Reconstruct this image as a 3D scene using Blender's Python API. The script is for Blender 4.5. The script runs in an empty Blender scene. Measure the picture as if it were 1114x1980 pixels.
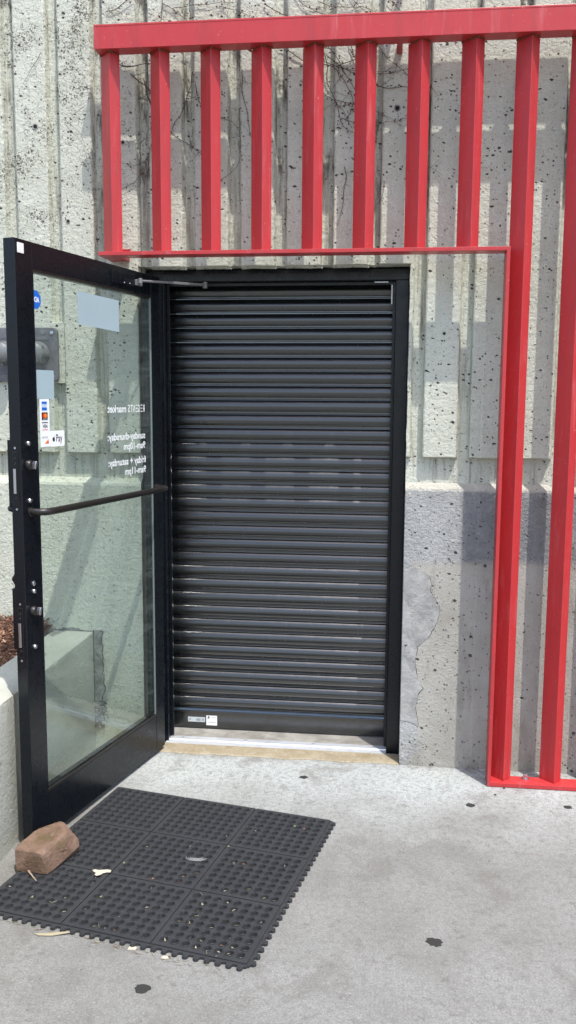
import bpy, math, random
import numpy as np
from mathutils import Vector, Matrix, noise as mn
random.seed(11)
SC = bpy.context.scene
COL = SC.collection
rad = math.radians

# ------------------------------------------------------------------ camera
def make_camera():
    f, yaw, pitch, roll = 1700.484, 0.1159, 0.1278, 0.0064
    cy, sy, cp, sp, cr, sr = math.cos(yaw), math.sin(yaw), math.cos(pitch), math.sin(pitch), math.cos(roll), math.sin(roll)
    fwd = Vector((-sy*cp, cy*cp, -sp)); right = Vector((cy, sy, 0)); up = right.cross(fwd)
    r2 = right*cr + up*sr; u2 = -right*sr + up*cr
    cd = bpy.data.cameras.new('camera'); c = bpy.data.objects.new('camera', cd); COL.objects.link(c)
    cd.sensor_fit = 'VERTICAL'; cd.sensor_height = 24.0; cd.lens = f/1980*24.0
    cd.clip_start = .05; cd.clip_end = 400
    M = Matrix((r2, u2, -fwd)).transposed().to_4x4(); M.translation = Vector((.9501, -3.7699, 1.6111))
    c.matrix_world = M; SC.camera = c
make_camera()

# ------------------------------------------------------------------ light
TRAVEL = Vector((-.70, 1.0, -2.86)).normalized()      # direction the sunlight travels
to_sun = -TRAVEL
W = bpy.data.worlds.new('World'); SC.world = W; W.use_nodes = True
nt = W.node_tree; nt.nodes.clear()
sky = nt.nodes.new('ShaderNodeTexSky'); sky.sky_type = 'NISHITA'; sky.sun_disc = False
sky.sun_elevation = math.asin(to_sun.z); sky.sun_rotation = math.atan2(to_sun.x, to_sun.y)
sky.air_density = 1.0; sky.dust_density = 2.4; sky.ozone_density = 1.0
bg = nt.nodes.new('ShaderNodeBackground'); bg.inputs[1].default_value = .15
wo = nt.nodes.new('ShaderNodeOutputWorld')
nt.links.new(sky.outputs[0], bg.inputs[0]); nt.links.new(bg.outputs[0], wo.inputs[0])
sd = bpy.data.lights.new('sun', 'SUN'); sd.energy = 2.45; sd.angle = rad(.53); sd.color = (1, .97, .91)
so = bpy.data.objects.new('sun', sd); COL.objects.link(so); so.location = (3, -5, 9)
so.rotation_euler = TRAVEL.to_track_quat('-Z', 'Y').to_euler()
SC.view_settings.view_transform = 'Standard'; SC.view_settings.look = 'None'
SC.view_settings.gamma = 1; SC.view_settings.exposure = 1.0; SC.view_settings.use_curve_mapping = False
SC.render.engine = 'CYCLES'

# ------------------------------------------------------------------ node helper
class NT:
    def __init__(s, name):
        m = bpy.data.materials.new(name); m.use_nodes = True; s.m = m; s.t = m.node_tree; s.t.nodes.clear()
        s.out = s.t.nodes.new('ShaderNodeOutputMaterial'); g = s.t.nodes.new('ShaderNodeNewGeometry'); s.pos = g.outputs['Position']
        s.geo = g
    def n(s, typ, ins=None, **kw):
        nd = s.t.nodes.new(typ)
        for k, v in kw.items(): setattr(nd, k, v)
        for k, v in (ins or {}).items(): s.set(nd.inputs[k], v)
        return nd
    def set(s, sock, v):
        if isinstance(v, bpy.types.NodeSocket): s.t.links.new(v, sock)
        elif isinstance(v, bpy.types.Node): s.t.links.new(v.outputs[0], sock)
        else:
            if isinstance(v, (tuple, list)) and len(v) == 3 and sock.type == 'RGBA': v = (*v, 1)
            sock.default_value = v
    def math(s, op, a, b=0., c=None, clamp=False):
        nd = s.n('ShaderNodeMath', operation=op, use_clamp=clamp); s.set(nd.inputs[0], a); s.set(nd.inputs[1], b)
        if c is not None: s.set(nd.inputs[2], c)
        return nd.outputs[0]
    def scaled(s, v, loc=(0, 0, 0)):
        return s.n('ShaderNodeMapping', {0: s.pos, 'Scale': v, 'Location': loc}).outputs[0]
    def noise(s, scale, detail=4., rough=.55, vec=None, dist=0.):
        return s.n('ShaderNodeTexNoise', {'Vector': vec or s.pos, 'Scale': scale, 'Detail': detail, 'Roughness': rough, 'Distortion': dist}).outputs[0]
    def vor(s, scale, vec=None, feature='F1'):
        return s.n('ShaderNodeTexVoronoi', {'Vector': vec or s.pos, 'Scale': scale}, feature=feature)
    def ramp(s, v, lo, hi, a=0., b=1.):
        nd = s.n('ShaderNodeMapRange', {0: v, 1: lo, 2: hi, 3: a, 4: b}, clamp=True); return nd.outputs[0]
    def mix(s, f, a, b, typ='MIX'):
        nd = s.n('ShaderNodeMix', data_type='RGBA', blend_type=typ); s.set(nd.inputs[0], f); s.set(nd.inputs[6], a); s.set(nd.inputs[7], b); return nd.outputs[2]
    def xyz(s):
        return s.n('ShaderNodeSeparateXYZ', {0: s.pos}).outputs
    def bump(s, h, strength=1., dist=.002, normal=None):
        nd = s.n('ShaderNodeBump', {'Height': h, 'Strength': strength, 'Distance': dist})
        if normal: s.set(nd.inputs['Normal'], normal)
        return nd.outputs[0]
    def bsdf(s, col, rough=.8, metal=0., normal=None, spec=.5, coat=0., ior=1.5):
        b = s.n('ShaderNodeBsdfPrincipled'); s.set(b.inputs['Base Color'], col); s.set(b.inputs['Roughness'], rough)
        s.set(b.inputs['Metallic'], metal); s.set(b.inputs['Specular IOR Level'], spec); s.set(b.inputs['Coat Weight'], coat); b.inputs['IOR'].default_value = ior
        if normal: s.set(b.inputs['Normal'], normal)
        s.t.links.new(b.outputs[0], s.out.inputs[0]); return s.m

def pores(n, scale, dens, rmax, vec=None):
    """mask 0..1 of scattered irregular holes"""
    w = n.noise(scale*2.2, 3, .6, vec)
    off = n.n('ShaderNodeVectorMath', {0: vec or n.pos, 1: n.n('ShaderNodeCombineXYZ', {0: n.math('MULTIPLY', w, 1.1/scale), 1: 0., 2: n.math('MULTIPLY', w, -1.0/scale)}).outputs[0]}, operation='ADD').outputs[0]
    v = n.vor(scale, off); rnd = n.n('ShaderNodeSeparateColor', {0: v.outputs['Color']}).outputs
    r = n.math('MULTIPLY', n.math('MULTIPLY', n.ramp(rnd[0], 1-dens, 1.), rnd[1]), rmax)
    d = n.math('SUBTRACT', r, v.outputs['Distance'])
    return n.ramp(d, -.01, .035)

def mat_beige(name='beige_concrete', plinth=False):
    n = NT(name); x, y, z = n.xyz()
    big = n.noise(2.2, 5, .6); fine = n.noise(90, 5, .65); mid = n.noise(14, 5, .6)
    col = n.mix(n.ramp(big, .35, .7), (.49, .50, .41), (.61, .625, .535))
    col = n.mix(n.ramp(mid, .4, .75, 0, .4), col, (.665, .68, .60))
    col = n.mix(n.ramp(fine, .52, .75, 0, .35), col, (.33, .31, .26))
    # vertical grime streaks, heavier inside the grooves
    st = n.noise(1., 5, .7, n.scaled((26, 26, 1.6)))
    groove = n.ramp(y, .008, .03)
    smask = n.math('MULTIPLY', n.ramp(st, .50, .72), n.math('ADD', n.math('MULTIPLY', groove, .85), .10))
    col = n.mix(smask, col, (.17, .145, .10))
    blk = n.math('MULTIPLY', n.math('MULTIPLY', n.ramp(n.noise(1., 5, .7, n.scaled((18, 18, 3.2), (2, 2, 5))), .50, .60), n.ramp(z, 2.15, 2.6)), n.math('ADD', n.math('MULTIPLY', groove, .8), .0))
    col = n.mix(blk, col, (.06, .05, .04))
    # dry creeper marks: clumps of dark scribbles, most of them up and to the left
    cl = n.noise(6, 3, .6, n.scaled((1, 1, 1), (3, 1, 7)))
    sc = n.noise(75, 3, .75, dist=1.5)
    up = n.math('MULTIPLY', n.ramp(z, 1.3, 2.6, .22, 1.), n.ramp(x, -.4, .4, 1., .28))
    amount = n.math('MULTIPLY', n.ramp(cl, .42, .62, .25, 1.), up)
    thr = n.math('SUBTRACT', .685, n.math('MULTIPLY', amount, .17))
    sm = n.math('MULTIPLY', n.ramp(n.math('SUBTRACT', sc, thr), 0., .03), .85)
    sc2 = n.noise(28, 4, .7, dist=2.0)
    sm2 = n.math('MULTIPLY', n.ramp(n.math('SUBTRACT', sc2, n.math('SUBTRACT', .735, n.math('MULTIPLY', amount, .15))), 0., .02), .7)
    col = n.mix(sm, col, (.06, .05, .04)); col = n.mix(sm2, col, (.075, .065, .05))
    p1 = pores(n, 46, .40, .40, n.scaled((1, 1, 1.5))); p2 = pores(n, 95, .42, .48); p3 = pores(n, 26, .10, .24, n.scaled((1, 1, 1.4), (3, 3, 1)))
    pm = n.math('MAXIMUM', n.math('MAXIMUM', p1, p3), n.math('MULTIPLY', p2, .9)); pm = n.math('MULTIPLY', pm, n.ramp(z, 1.2, 1.3, .35, 1.))
    p4 = n.ramp(n.noise(130, 2, .6, dist=.6), .655, .70, 0, .75); col = n.mix(p4, col, (.13, .12, .10))
    col = n.mix(n.math('MULTIPLY', pm, .95), col, (.035, .032, .028))
    h = n.math('ADD', n.math('MULTIPLY', n.noise(50, 6, .66), 1.0), n.math('MULTIPLY', fine, .45))
    h = n.math('SUBTRACT', h, n.math('MULTIPLY', pm, 1.6))
    return n.bsdf(col, .88, normal=n.bump(h, .85, .0075), spec=.25)

def mat_grey_plinth():
    n = NT('grey_weathered_concrete'); x, y, z = n.xyz()
    big = n.noise(3.2, 6, .62); mid = n.noise(17, 5, .65); fine = n.noise(110, 5, .7)
    top = n.mix(n.ramp(big, .38, .66), (.37, .375, .37), (.50, .505, .495))
    top = n.mix(n.ramp(mid, .45, .7, 0, .6), top, (.55, .55, .535))
    low = n.mix(n.ramp(big, .35, .7), (.35, .335, .29), (.46, .445, .405))
    low = n.mix(n.ramp(n.noise(8, 5, .65), .5, .72, 0, .55), low, (.31, .285, .24))
    zz = n.math('ADD', z, n.math('MULTIPLY', n.math('SUBTRACT', n.noise(5, 3), .5), .05))
    lowm = n.ramp(zz, .905, .935, 1., 0.)
    wig = n.math('ADD', n.math('ADD', x, 0.), n.math('MULTIPLY', n.math('SUBTRACT', n.noise(7, 4), .5), .22))
    xm = n.ramp(wig, 1.05, 1.075)                      # rough render beside the door, even lower down
    lowm = n.math('MULTIPLY', lowm, xm)
    screen_shade = n.math('MULTIPLY', n.ramp(n.math('ADD', x, n.math('MULTIPLY', n.math('SUBTRACT', n.noise(9, 4), .5), .05)), 1.24, 1.275), n.ramp(n.noise(14, 5, .7), .3, .6, .55, 1.))  # red screen's shadow on the upper plinth, painted into the colour as bluish grey
    top = n.mix(n.math('MULTIPLY', screen_shade, .8), top, (.215, .222, .232))
    col = n.mix(lowm, top, low)
    col = n.mix(n.math('MULTIPLY', n.ramp(n.noise(1., 5, .7, n.scaled((9, 9, 2.2), (1, 1, 4))), .54, .66, 0, .45), 1.), col, (.22, .205, .17))
    lip = n.math('ADD', z, n.math('MULTIPLY', n.math('SUBTRACT', n.noise(9, 4), .5), .03))
    col = n.mix(n.ramp(lip, 1.222, 1.232), col, (.56, .54, .47))
    paint = n.math('MULTIPLY', n.ramp(lip, 1.185, 1.22, 0, .8), n.ramp(n.noise(35, 4, .7), .55, .62))
    col = n.mix(paint, col, (.60, .585, .53))
    col = n.mix(n.ramp(fine, .55, .8, 0, .4), col, (.22, .21, .19))
    foot = n.math('MULTIPLY', n.ramp(z, 0., .16, .65, 0.), n.ramp(mid, .35, .6))
    col = n.mix(foot, col, (.24, .22, .185))
    p1 = pores(n, 40, .35, .38, n.scaled((1, 1, 1.4))); p2 = pores(n, 95, .5, .45); pm = n.math('MAXIMUM', p1, n.math('MULTIPLY', p2, .75))
    col = n.mix(n.math('MULTIPLY', pm, .92), col, (.045, .042, .04))
    rough_h = n.math('MULTIPLY', n.noise(60, 6, .7, dist=.15), n.math('SUBTRACT', 1.9, n.math('MULTIPLY', lowm, 1.5)))
    h = n.math('ADD', rough_h, n.math('MULTIPLY', fine, .4)); h = n.math('SUBTRACT', h, n.math('MULTIPLY', pm, 1.8))
    h = n.math('SUBTRACT', h, n.math('MULTIPLY', lowm, -.6))
    return n.bsdf(col, .9, normal=n.bump(h, .95, .010), spec=.25)

def mat_cement(name, a=(.33, .325, .31), b=(.45, .445, .43), s=6., bump=.5):
    n = NT(name); c = n.mix(n.ramp(n.noise(s, 6, .66, dist=.3), .38, .66), a, b)
    fine = n.noise(120, 5, .7); c = n.mix(n.ramp(fine, .55, .8, 0, .35), c, (.2, .19, .17))
    p = pores(n, 45, .15, .35); c = n.mix(n.math('MULTIPLY', p, .9), c, (.05, .05, .045))
    h = n.math('ADD', n.noise(s*4, 6, .68, dist=.4), n.math('MULTIPLY', fine, .3))
    return n.bsdf(c, .9, normal=n.bump(n.math('SUBTRACT', h, p), bump, .004), spec=.25)

def mat_ground():
    n = NT('pavement_concrete'); x, y, z = n.xyz()
    big = n.noise(1.7, 6, .62, dist=.15); mid = n.noise(7.5, 5, .65); fine = n.noise(170, 4, .7); f2 = n.noise(48, 5, .7)
    col = n.mix(n.ramp(big, .36, .66), (.172, .172, .160), (.240, .242, .232))
    col = n.mix(n.ramp(mid, .40, .66, 0, .45), col, (.265, .268, .26))
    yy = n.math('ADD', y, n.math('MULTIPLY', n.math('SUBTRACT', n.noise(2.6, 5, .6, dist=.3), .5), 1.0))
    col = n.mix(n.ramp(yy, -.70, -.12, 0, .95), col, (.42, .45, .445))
    st = n.math('MULTIPLY', n.ramp(n.noise(4.2, 6, .7, dist=.35), .56, .64), .42)
    col = n.mix(st, col, (.115, .105, .092))
    s2 = n.math('MULTIPLY', n.ramp(n.noise(19, 4, .7), .60, .66), .5); col = n.mix(s2, col, (.105, .10, .09))
    col = n.mix(n.ramp(f2, .46, .62, 0, .45), col, (.135, .13, .12))
    col = n.mix(n.ramp(fine, .47, .6, 0, .5), col, (.10, .097, .09))
    col = n.mix(n.ramp(n.noise(140, 3, .8, n.scaled((1, 1, 1), (5, 2, 1))), .58, .68, 0, .6), col, (.40, .40, .39))
    # grime where the ground meets the wall
    dirt = n.math('MULTIPLY', n.ramp(y, -.055, .0, 0, .55), n.ramp(mid, .42, .6)); col = n.mix(dirt, col, (.12, .105, .085))
    p = pores(n, 60, .06, .4); col = n.mix(n.math('MULTIPLY', p, .7), col, (.09, .085, .08))
    h = n.math('ADD', n.math('MULTIPLY', f2, .8), n.math('MULTIPLY', fine, .8)); h = n.math('SUBTRACT', h, p)
    return n.bsdf(col, n.ramp(mid, .3, .7, .62, .85), normal=n.bump(h, .45, .0016), spec=.35)

def mat_paint(name, col, rough=.35, dirt=.0, spec=.5, dirtcol=(.3, .25, .2), coat=0., bump=.12, ior=1.5, chalk=0.):
    n = NT(name); big = n.noise(3.5, 4, .6); c = n.mix(n.ramp(big, .35, .7, 0, .3), col, tuple(min(1, v*1.18+.004) for v in col))
    if dirt:
        sp = n.ramp(n.noise(60, 4, .75), .62, .7, 0, dirt); c = n.mix(sp, c, dirtcol)
        sm = n.math('MULTIPLY', n.ramp(n.noise(1., 5, .7, n.scaled((40, 40, 5))), .60, .75), dirt*.7); c = n.mix(sm, c, dirtcol)
    if chalk:
        ck = n.math('MULTIPLY', n.ramp(n.noise(1., 5, .65, n.scaled((30, 30, 3.5), (2, 2, 1))), .54, .72), n.ramp(n.noise(2.2, 3), .45, .65, 0, chalk)); c = n.mix(ck, c, (.60, .22, .22))
        ch = n.ramp(n.noise(95, 3, .7, dist=1.), .70, .72, 0, .9); c = n.mix(ch, c, (.62, .34, .32))
        gr = n.math('MULTIPLY', n.ramp(n.noise(1., 6, .7, n.scaled((24, 24, 2.2), (7, 1, 9))), .50, .75), .45); c = n.mix(gr, c, (.20, .035, .035))
    r = n.ramp(n.noise(22, 5, .7), .3, .75, rough*.8, rough*1.35)
    return n.bsdf(c, r, normal=n.bump(n.noise(240, 3, .6), bump, .0006), spec=spec, coat=coat, ior=ior)

M = {}
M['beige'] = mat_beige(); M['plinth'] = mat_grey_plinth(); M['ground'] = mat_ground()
M['cement'] = mat_cement('cement_skim', (.27, .268, .258), (.43, .425, .405), 16, 1.)
M['floor_in'] = mat_cement('dirty_floor', (.20, .19, .17), (.32, .31, .285), 12)
M['mortar'] = mat_cement('rough_mortar', (.20, .20, .19), (.38, .375, .355), 26, 1.)
def mat_planter():
    n = NT('painted_planter'); big = n.noise(2.5, 5, .6); c = n.mix(n.ramp(big, .35, .68), (.40, .405, .35), (.49, .50, .44))
    sc = n.ramp(n.noise(55, 3, .75, n.scaled((1, .35, 1)), dist=1.), .66, .7, 0, .75); c = n.mix(sc, c, (.16, .14, .12))
    h = n.math('ADD', n.noise(32, 6, .68, dist=.3), n.math('MULTIPLY', n.noise(120, 4, .65), .5))
    return n.bsdf(c, .85, normal=n.bump(h, .9, .007), spec=.25)
M['planter'] = mat_planter()
M['red'] = mat_paint('red_enamel', (.44, .030, .033), .36, .12, .5, (.62, .30, .27), chalk=.4, bump=.15)
M['rust'] = mat_paint('rusty_weld', (.16, .06, .03), .8, .5, .3, (.5, .42, .25), bump=.8)
M['black'] = mat_paint('black_enamel', (.0022, .0040, .0070), .28, .04, .4, (.05, .045, .04))
M['slat'] = mat_paint('shutter_charcoal', (.0085, .0100, .0108), .22, .04, .5, (.035, .033, .03), bump=.0, ior=1.9)
M['bronze'] = mat_paint('dark_bronze', (.012, .010, .009), .38, .10, .5, (.05, .04, .032))
M['rubber_gasket'] = mat_paint('gasket', (.02, .02, .02), .6)
M['armsteel'] = mat_paint('grey_arm_steel', (.17, .17, .17), .35, .1, .7)
M['chrome'] = NT('worn_chrome').bsdf((.62, .62, .63), .28, 1.0)
def mat_alu():
    n = NT('brushed_aluminium'); g = n.noise(1., 5, .7, n.scaled((8, 180, 180))); d = n.ramp(n.noise(16, 5, .7), .5, .7, 0, .5)
    c = n.mix(d, n.mix(n.ramp(g, .3, .7), (.62, .65, .70), (.80, .83, .87)), (.45, .44, .42))
    return n.bsdf(c, .42, .55, normal=n.bump(g, .3, .0006))
M['alu'] = mat_alu()
M['bead'] = NT('bead_grey_green').bsdf((.15, .18, .165), .4)
M['white'] = mat_paint('white_plastic', (.78, .78, .76), .5)
M['rubber'] = mat_paint('mat_rubber', (.029, .031, .034), .62, .5, .35, (.095, .093, .088), bump=.5)
def mat_sealant():
    n = NT('tan_sealant'); c = n.mix(n.ramp(n.noise(13, 5, .7, dist=1.), .35, .65), (.24, .195, .12), (.33, .285, .20))
    c = n.mix(n.ramp(n.noise(70, 4, .7), .56, .64, 0, .7), c, (.38, .36, .33)); c = n.mix(n.ramp(n.noise(38, 5, .75), .62, .68, 0, .7), c, (.17, .13, .09))
    return n.bsdf(c, .8, normal=n.bump(n.noise(60, 5, .7), .6, .003))
M['sealant'] = mat_sealant()
def mat_glass():
    n = NT('door_glass')
    dt = n.n('ShaderNodeVectorMath', {0: n.geo.outputs['Incoming'], 1: n.geo.outputs['Normal']}, operation='DOT_PRODUCT').outputs['Value']
    fr = n.math('MULTIPLY_ADD', n.math('POWER', n.math('SUBTRACT', 1., n.math('ABSOLUTE', dt)), 5.), .957, .043)
    dust = n.math('ADD', n.ramp(n.noise(5, 6, .7, dist=.8), .35, .8, .0, .03), n.ramp(n.noise(1., 4, .7, n.scaled((3, 3, 26))), .5, .75, 0, .05))
    tr = n.n('ShaderNodeBsdfTransparent', {0: (.89, .925, .905)}); gl = n.n('ShaderNodeBsdfGlossy', {0: (.95, 1, .98), 1: .015})
    df = n.n('ShaderNodeBsdfDiffuse', {0: (.62, .68, .66)})
    m1 = n.n('ShaderNodeMixShader', {0: dust, 1: tr.outputs[0], 2: df.outputs[0]})
    m2 = n.n('ShaderNodeMixShader', {0: fr, 1: m1.outputs[0], 2: gl.outputs[0]})
    n.t.links.new(m2.outputs[0], n.out.inputs[0]); return n.m
M['glass'] = mat_glass()
M['glass_edge'] = NT('glass_edge').bsdf((.20, .30, .27), .2)
def flat(name, c, r=.5, **k): return NT(name).bsdf(c, r, **k)
M['vinyl'] = flat('white_vinyl', (.82, .84, .84)); M['paper'] = mat_paint('pale_blue_paper', (.33, .43, .465), .6)
M['blue'] = flat('blue_ink', (.01, .13, .55)); M['lightblue'] = flat('light_blue_ink', (.14, .38, .8)); M['ink'] = flat('black_ink', (.012, .012, .014))
M['orange'] = flat('orange_ink', (.85, .24, .02)); M['redink'] = flat('red_ink', (.72, .03, .02)); M['amber'] = flat('amber_ink', (.85, .42, .03)); M['greyink'] = flat('grey_ink', (.3, .33, .36))
M['labelsilver'] = flat('silver_label', (.52, .57, .58))
def mat_castmetal():
    n = NT('cast_grey_metal'); c = n.mix(n.ramp(n.noise(18, 5, .7), .35, .7), (.115, .115, .125), (.20, .20, .21))
    return n.bsdf(c, .5, .35, normal=n.bump(n.noise(90, 5, .7), .5, .002))
M['cast'] = mat_castmetal()
M['steel'] = mat_paint('dull_steel_cap', (.15, .155, .16), .28, .3, .8, (.06, .06, .06))
def mat_rock():
    n = NT('red_brown_stone'); c = n.mix(n.ramp(n.noise(14, 6, .65, dist=1.), .35, .65), (.135, .082, .055), (.22, .145, .105))
    c = n.mix(n.ramp(n.noise(9, 5, .7, n.scaled((1, 1, 2.5), (4, 2, 0))), .52, .66, 0, .8), c, (.11, .082, .035))
    c = n.mix(n.ramp(n.noise(45, 5, .75), .58, .68, 0, .5), c, (.30, .225, .195))
    return n.bsdf(c, .72, normal=n.bump(n.math('ADD', n.noise(42, 6, .7), n.math('MULTIPLY', n.noise(190, 4, .7), .5)), 1., .007), spec=.3)
M['rock'] = mat_rock()
def mat_chips():
    n = NT('bark_mulch'); r = n.geo.outputs['Random Per Island']
    cr = n.n('ShaderNodeValToRGB', {0: r}); e = cr.color_ramp; e.elements[0].color = (.05, .03, .022, 1); e.elements[1].color = (.42, .27, .17, 1)
    a = e.elements.new(.45); a.color = (.17, .075, .045, 1); b = e.elements.new(.75); b.color = (.27, .14, .085, 1)
    return n.bsdf(cr.outputs[0], .85, normal=n.bump(n.noise(90, 4), .5, .003))
M['chips'] = mat_chips()
M['straw'] = flat('dry_straw', (.33, .29, .20), .8); M['leaf'] = flat('dead_leaf', (.20, .09, .04), .8); M['greenleaf'] = flat('pale_green_leaf', (.17, .20, .09), .8)
M['scrap'] = mat_paint('cream_paper_scrap', (.46, .41, .33), .8); M['stem'] = flat('dry_stem', (.075, .055, .045), .9); M['dryleaf'] = flat('withered_leaf', (.115, .035, .028), .9)
M['gum'] = mat_paint('old_gum', (.030, .030, .029), .7, .3, .3, (.07, .066, .06)); M['hole'] = flat('deep_hole', (.015, .013, .012), .95)
M['twig'] = flat('grey_twig', (.33, .25, .18), .85); M['film'] = None

# ------------------------------------------------------------------ mesh helper
class MB:
    def __init__(s): s.v = []; s.f = []; s.mi = []; s.cur = 0
    def add(s, vs, fs):
        o = len(s.v); s.v += [tuple(v) for v in vs]
        for f in fs: s.f.append([o+i for i in f]); s.mi.append(s.cur)
    def box(s, x0, x1, y0, y1, z0, z1):
        s.add([(x, y, z) for z in (z0, z1) for y in (y0, y1) for x in (x0, x1)], [(0, 2, 3, 1), (4, 5, 7, 6), (0, 1, 5, 4), (2, 6, 7, 3), (0, 4, 6, 2), (1, 3, 7, 5)])
    def prism(s, poly, fn):
        """poly: list of 2-tuples; fn(p, t) -> 3D for t = 0, 1"""
        n = len(poly); a = [fn(p, 0) for p in poly]; b = [fn(p, 1) for p in poly]
        s.add(a+b, [list(range(n))[::-1], list(range(n, 2*n))]+[(i, (i+1) % n, n+(i+1) % n, n+i) for i in range(n)])
    def tube(s, pts, r, seg=8, cap=True):
        pts = [Vector(p) for p in pts]; rs = r if isinstance(r, (list, tuple)) else [r]*len(pts)
        rings = []; t0 = None; u = None
        for i, p in enumerate(pts):
            t = (pts[min(i+1, len(pts)-1)]-pts[max(i-1, 0)]).normalized()
            if u is None:
                a = Vector((0, 0, 1)) if abs(t.z) < .9 else Vector((1, 0, 0)); u = t.cross(a).normalized()
            else: u = (u-t*u.dot(t)).normalized()
            w = t.cross(u); rings.append([p+(u*math.cos(k*2*math.pi/seg)+w*math.sin(k*2*math.pi/seg))*rs[i] for k in range(seg)])
        vs = [q for R_ in rings for q in R_]; fs = []
        for i in range(len(pts)-1):
            for k in range(seg): fs.append((i*seg+k, i*seg+(k+1) % seg, (i+1)*seg+(k+1) % seg, (i+1)*seg+k))
        if cap: fs += [list(range(seg))[::-1], [(len(pts)-1)*seg+k for k in range(seg)]]
        s.add(vs, fs)
    def lathe(s, prof, org, axis, seg=16, capend=True):
        """prof: (radius, along) pairs; axis unit vector"""
        ax = Vector(axis).normalized(); a = Vector((0, 0, 1)) if abs(ax.z) < .9 else Vector((1, 0, 0)); u = ax.cross(a).normalized(); w = ax.cross(u); o = Vector(org)
        vs = []; fs = []
        for r, h in prof:
            for k in range(seg): t = k*2*math.pi/seg; vs.append(o+ax*h+(u*math.cos(t)+w*math.sin(t))*r)
        for i in range(len(prof)-1):
            for k in range(seg): fs.append((i*seg+k, i*seg+(k+1) % seg, (i+1)*seg+(k+1) % seg, (i+1)*seg+k))
        fs.append(list(range(seg))[::-1])
        if capend: fs.append([(len(prof)-1)*seg+k for k in range(seg)])
        s.add(vs, fs)
    def build(s, name, mat, parent=None, bevel=0., smooth=False, org=None):
        me = bpy.data.meshes.new(name); off = Vector(org) if org else Vector((0, 0, 0))
        me.from_pydata([tuple(Vector(v)-off) for v in s.v], [], s.f); me.update()
        mats = mat if isinstance(mat, list) else [mat]
        for m in mats: me.materials.append(m)
        if len(mats) > 1: me.polygons.foreach_set('material_index', s.mi)
        import bmesh
        bm = bmesh.new(); bm.from_mesh(me); bmesh.ops.recalc_face_normals(bm, faces=bm.faces); bm.to_mesh(me); bm.free()
        if smooth:
            me.polygons.foreach_set('use_smooth', [True]*len(me.polygons))
            me.set_sharp_from_angle(angle=rad(40))
        o = bpy.data.objects.new(name, me); COL.objects.link(o); o.location = off
        if parent: o.parent = parent
        if bevel:
            b = o.modifiers.new('bevel', 'BEVEL'); b.width = bevel; b.segments = 2; b.limit_method = 'ANGLE'; b.angle_limit = rad(40)
        return o
def tag(o, label=None, cat=None, group=None, kind=None):
    for k, v in (('label', label), ('category', cat), ('group', group), ('kind', kind)):
        if v: o[k] = v
    return o
def empty(name, loc=(0, 0, 0), rz=0.):
    e = bpy.data.objects.new(name, None); COL.objects.link(e); e.location = loc; e.rotation_euler = (0, 0, rz); e.empty_display_size = .1; return e
def share(o, name, parent, loc, rot=None):
    c = bpy.data.objects.new(name, o.data); COL.objects.link(c); c.parent = parent; c.location = loc
    if rot: c.rotation_euler = rot
    for m in o.modifiers:
        q = c.modifiers.new(m.name, m.type); q.width = m.width; q.segments = m.segments; q.limit_method = m.limit_method; q.angle_limit = m.angle_limit
    return c
def N1(*a): return mn.noise(Vector(a))

# ================================================================== SETTING
def ground():
    xs = np.concatenate([[-60, -20, -8], np.linspace(-3.5, 5, 40), [12, 30, 60]]); ys = np.concatenate([[-70, -30, -12], np.linspace(-6, .12, 34)])
    m = MB(); nx = len(xs); m.add([(x, y, 0) for y in ys for x in xs], [(j*nx+i, j*nx+i+1, (j+1)*nx+i+1, (j+1)*nx+i) for j in range(len(ys)-1) for i in range(nx-1)])
    tag(m.build('ground', M['ground']), kind='structure')
    m = MB(); m.box(-.13, .95, .1765, .9, -.05, .012); tag(m.build('interior_floor', M['floor_in']), kind='structure')
ground()

OXL, OXR, OZ = -.1445, 1.0155, 2.172
DEEP = .036
wall = empty('concrete_wall', (.4, .2, 0))
tag(wall, 'ribbed beige cast concrete wall with grey plinth around the shuttered doorway', 'wall')
def wp(mb, name, mat, **k):
    return mb.build(name, mat, None, **k)
def childw(o, parent=wall):
    o.parent = parent; o.matrix_parent_inverse = Matrix.Translation(-Vector(parent.location)); return o
def core():
    m = MB()
    m.box(-2.3, OXL, DEEP, .62, 1.2, 4.4); m.box(OXR, 3.6, DEEP, .62, 1.2, 4.4)
    childw(m.build('wall_panel', M['beige']))
    # roughly broken soffit over the door
    m = MB(); n = 60; vs = []; 
    for i in range(n+1):
        x = OXL+(OXR-OXL)*i/n; dz = .006*N1(x*9, 3, 1)+.004*N1(x*40, 1, 1)
        vs += [(x, DEEP, OZ+dz), (x, .62, OZ+.02), (x, .62, 4.4), (x, DEEP, 4.4)]
    fs = []
    for i in range(n):
        for k in range(4): fs.append((i*4+k, i*4+(k+1) % 4, (i+1)*4+(k+1) % 4, (i+1)*4+k))
    m.add(vs, fs); childw(m.build('lintel_panel', M['beige']))
core()
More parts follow.
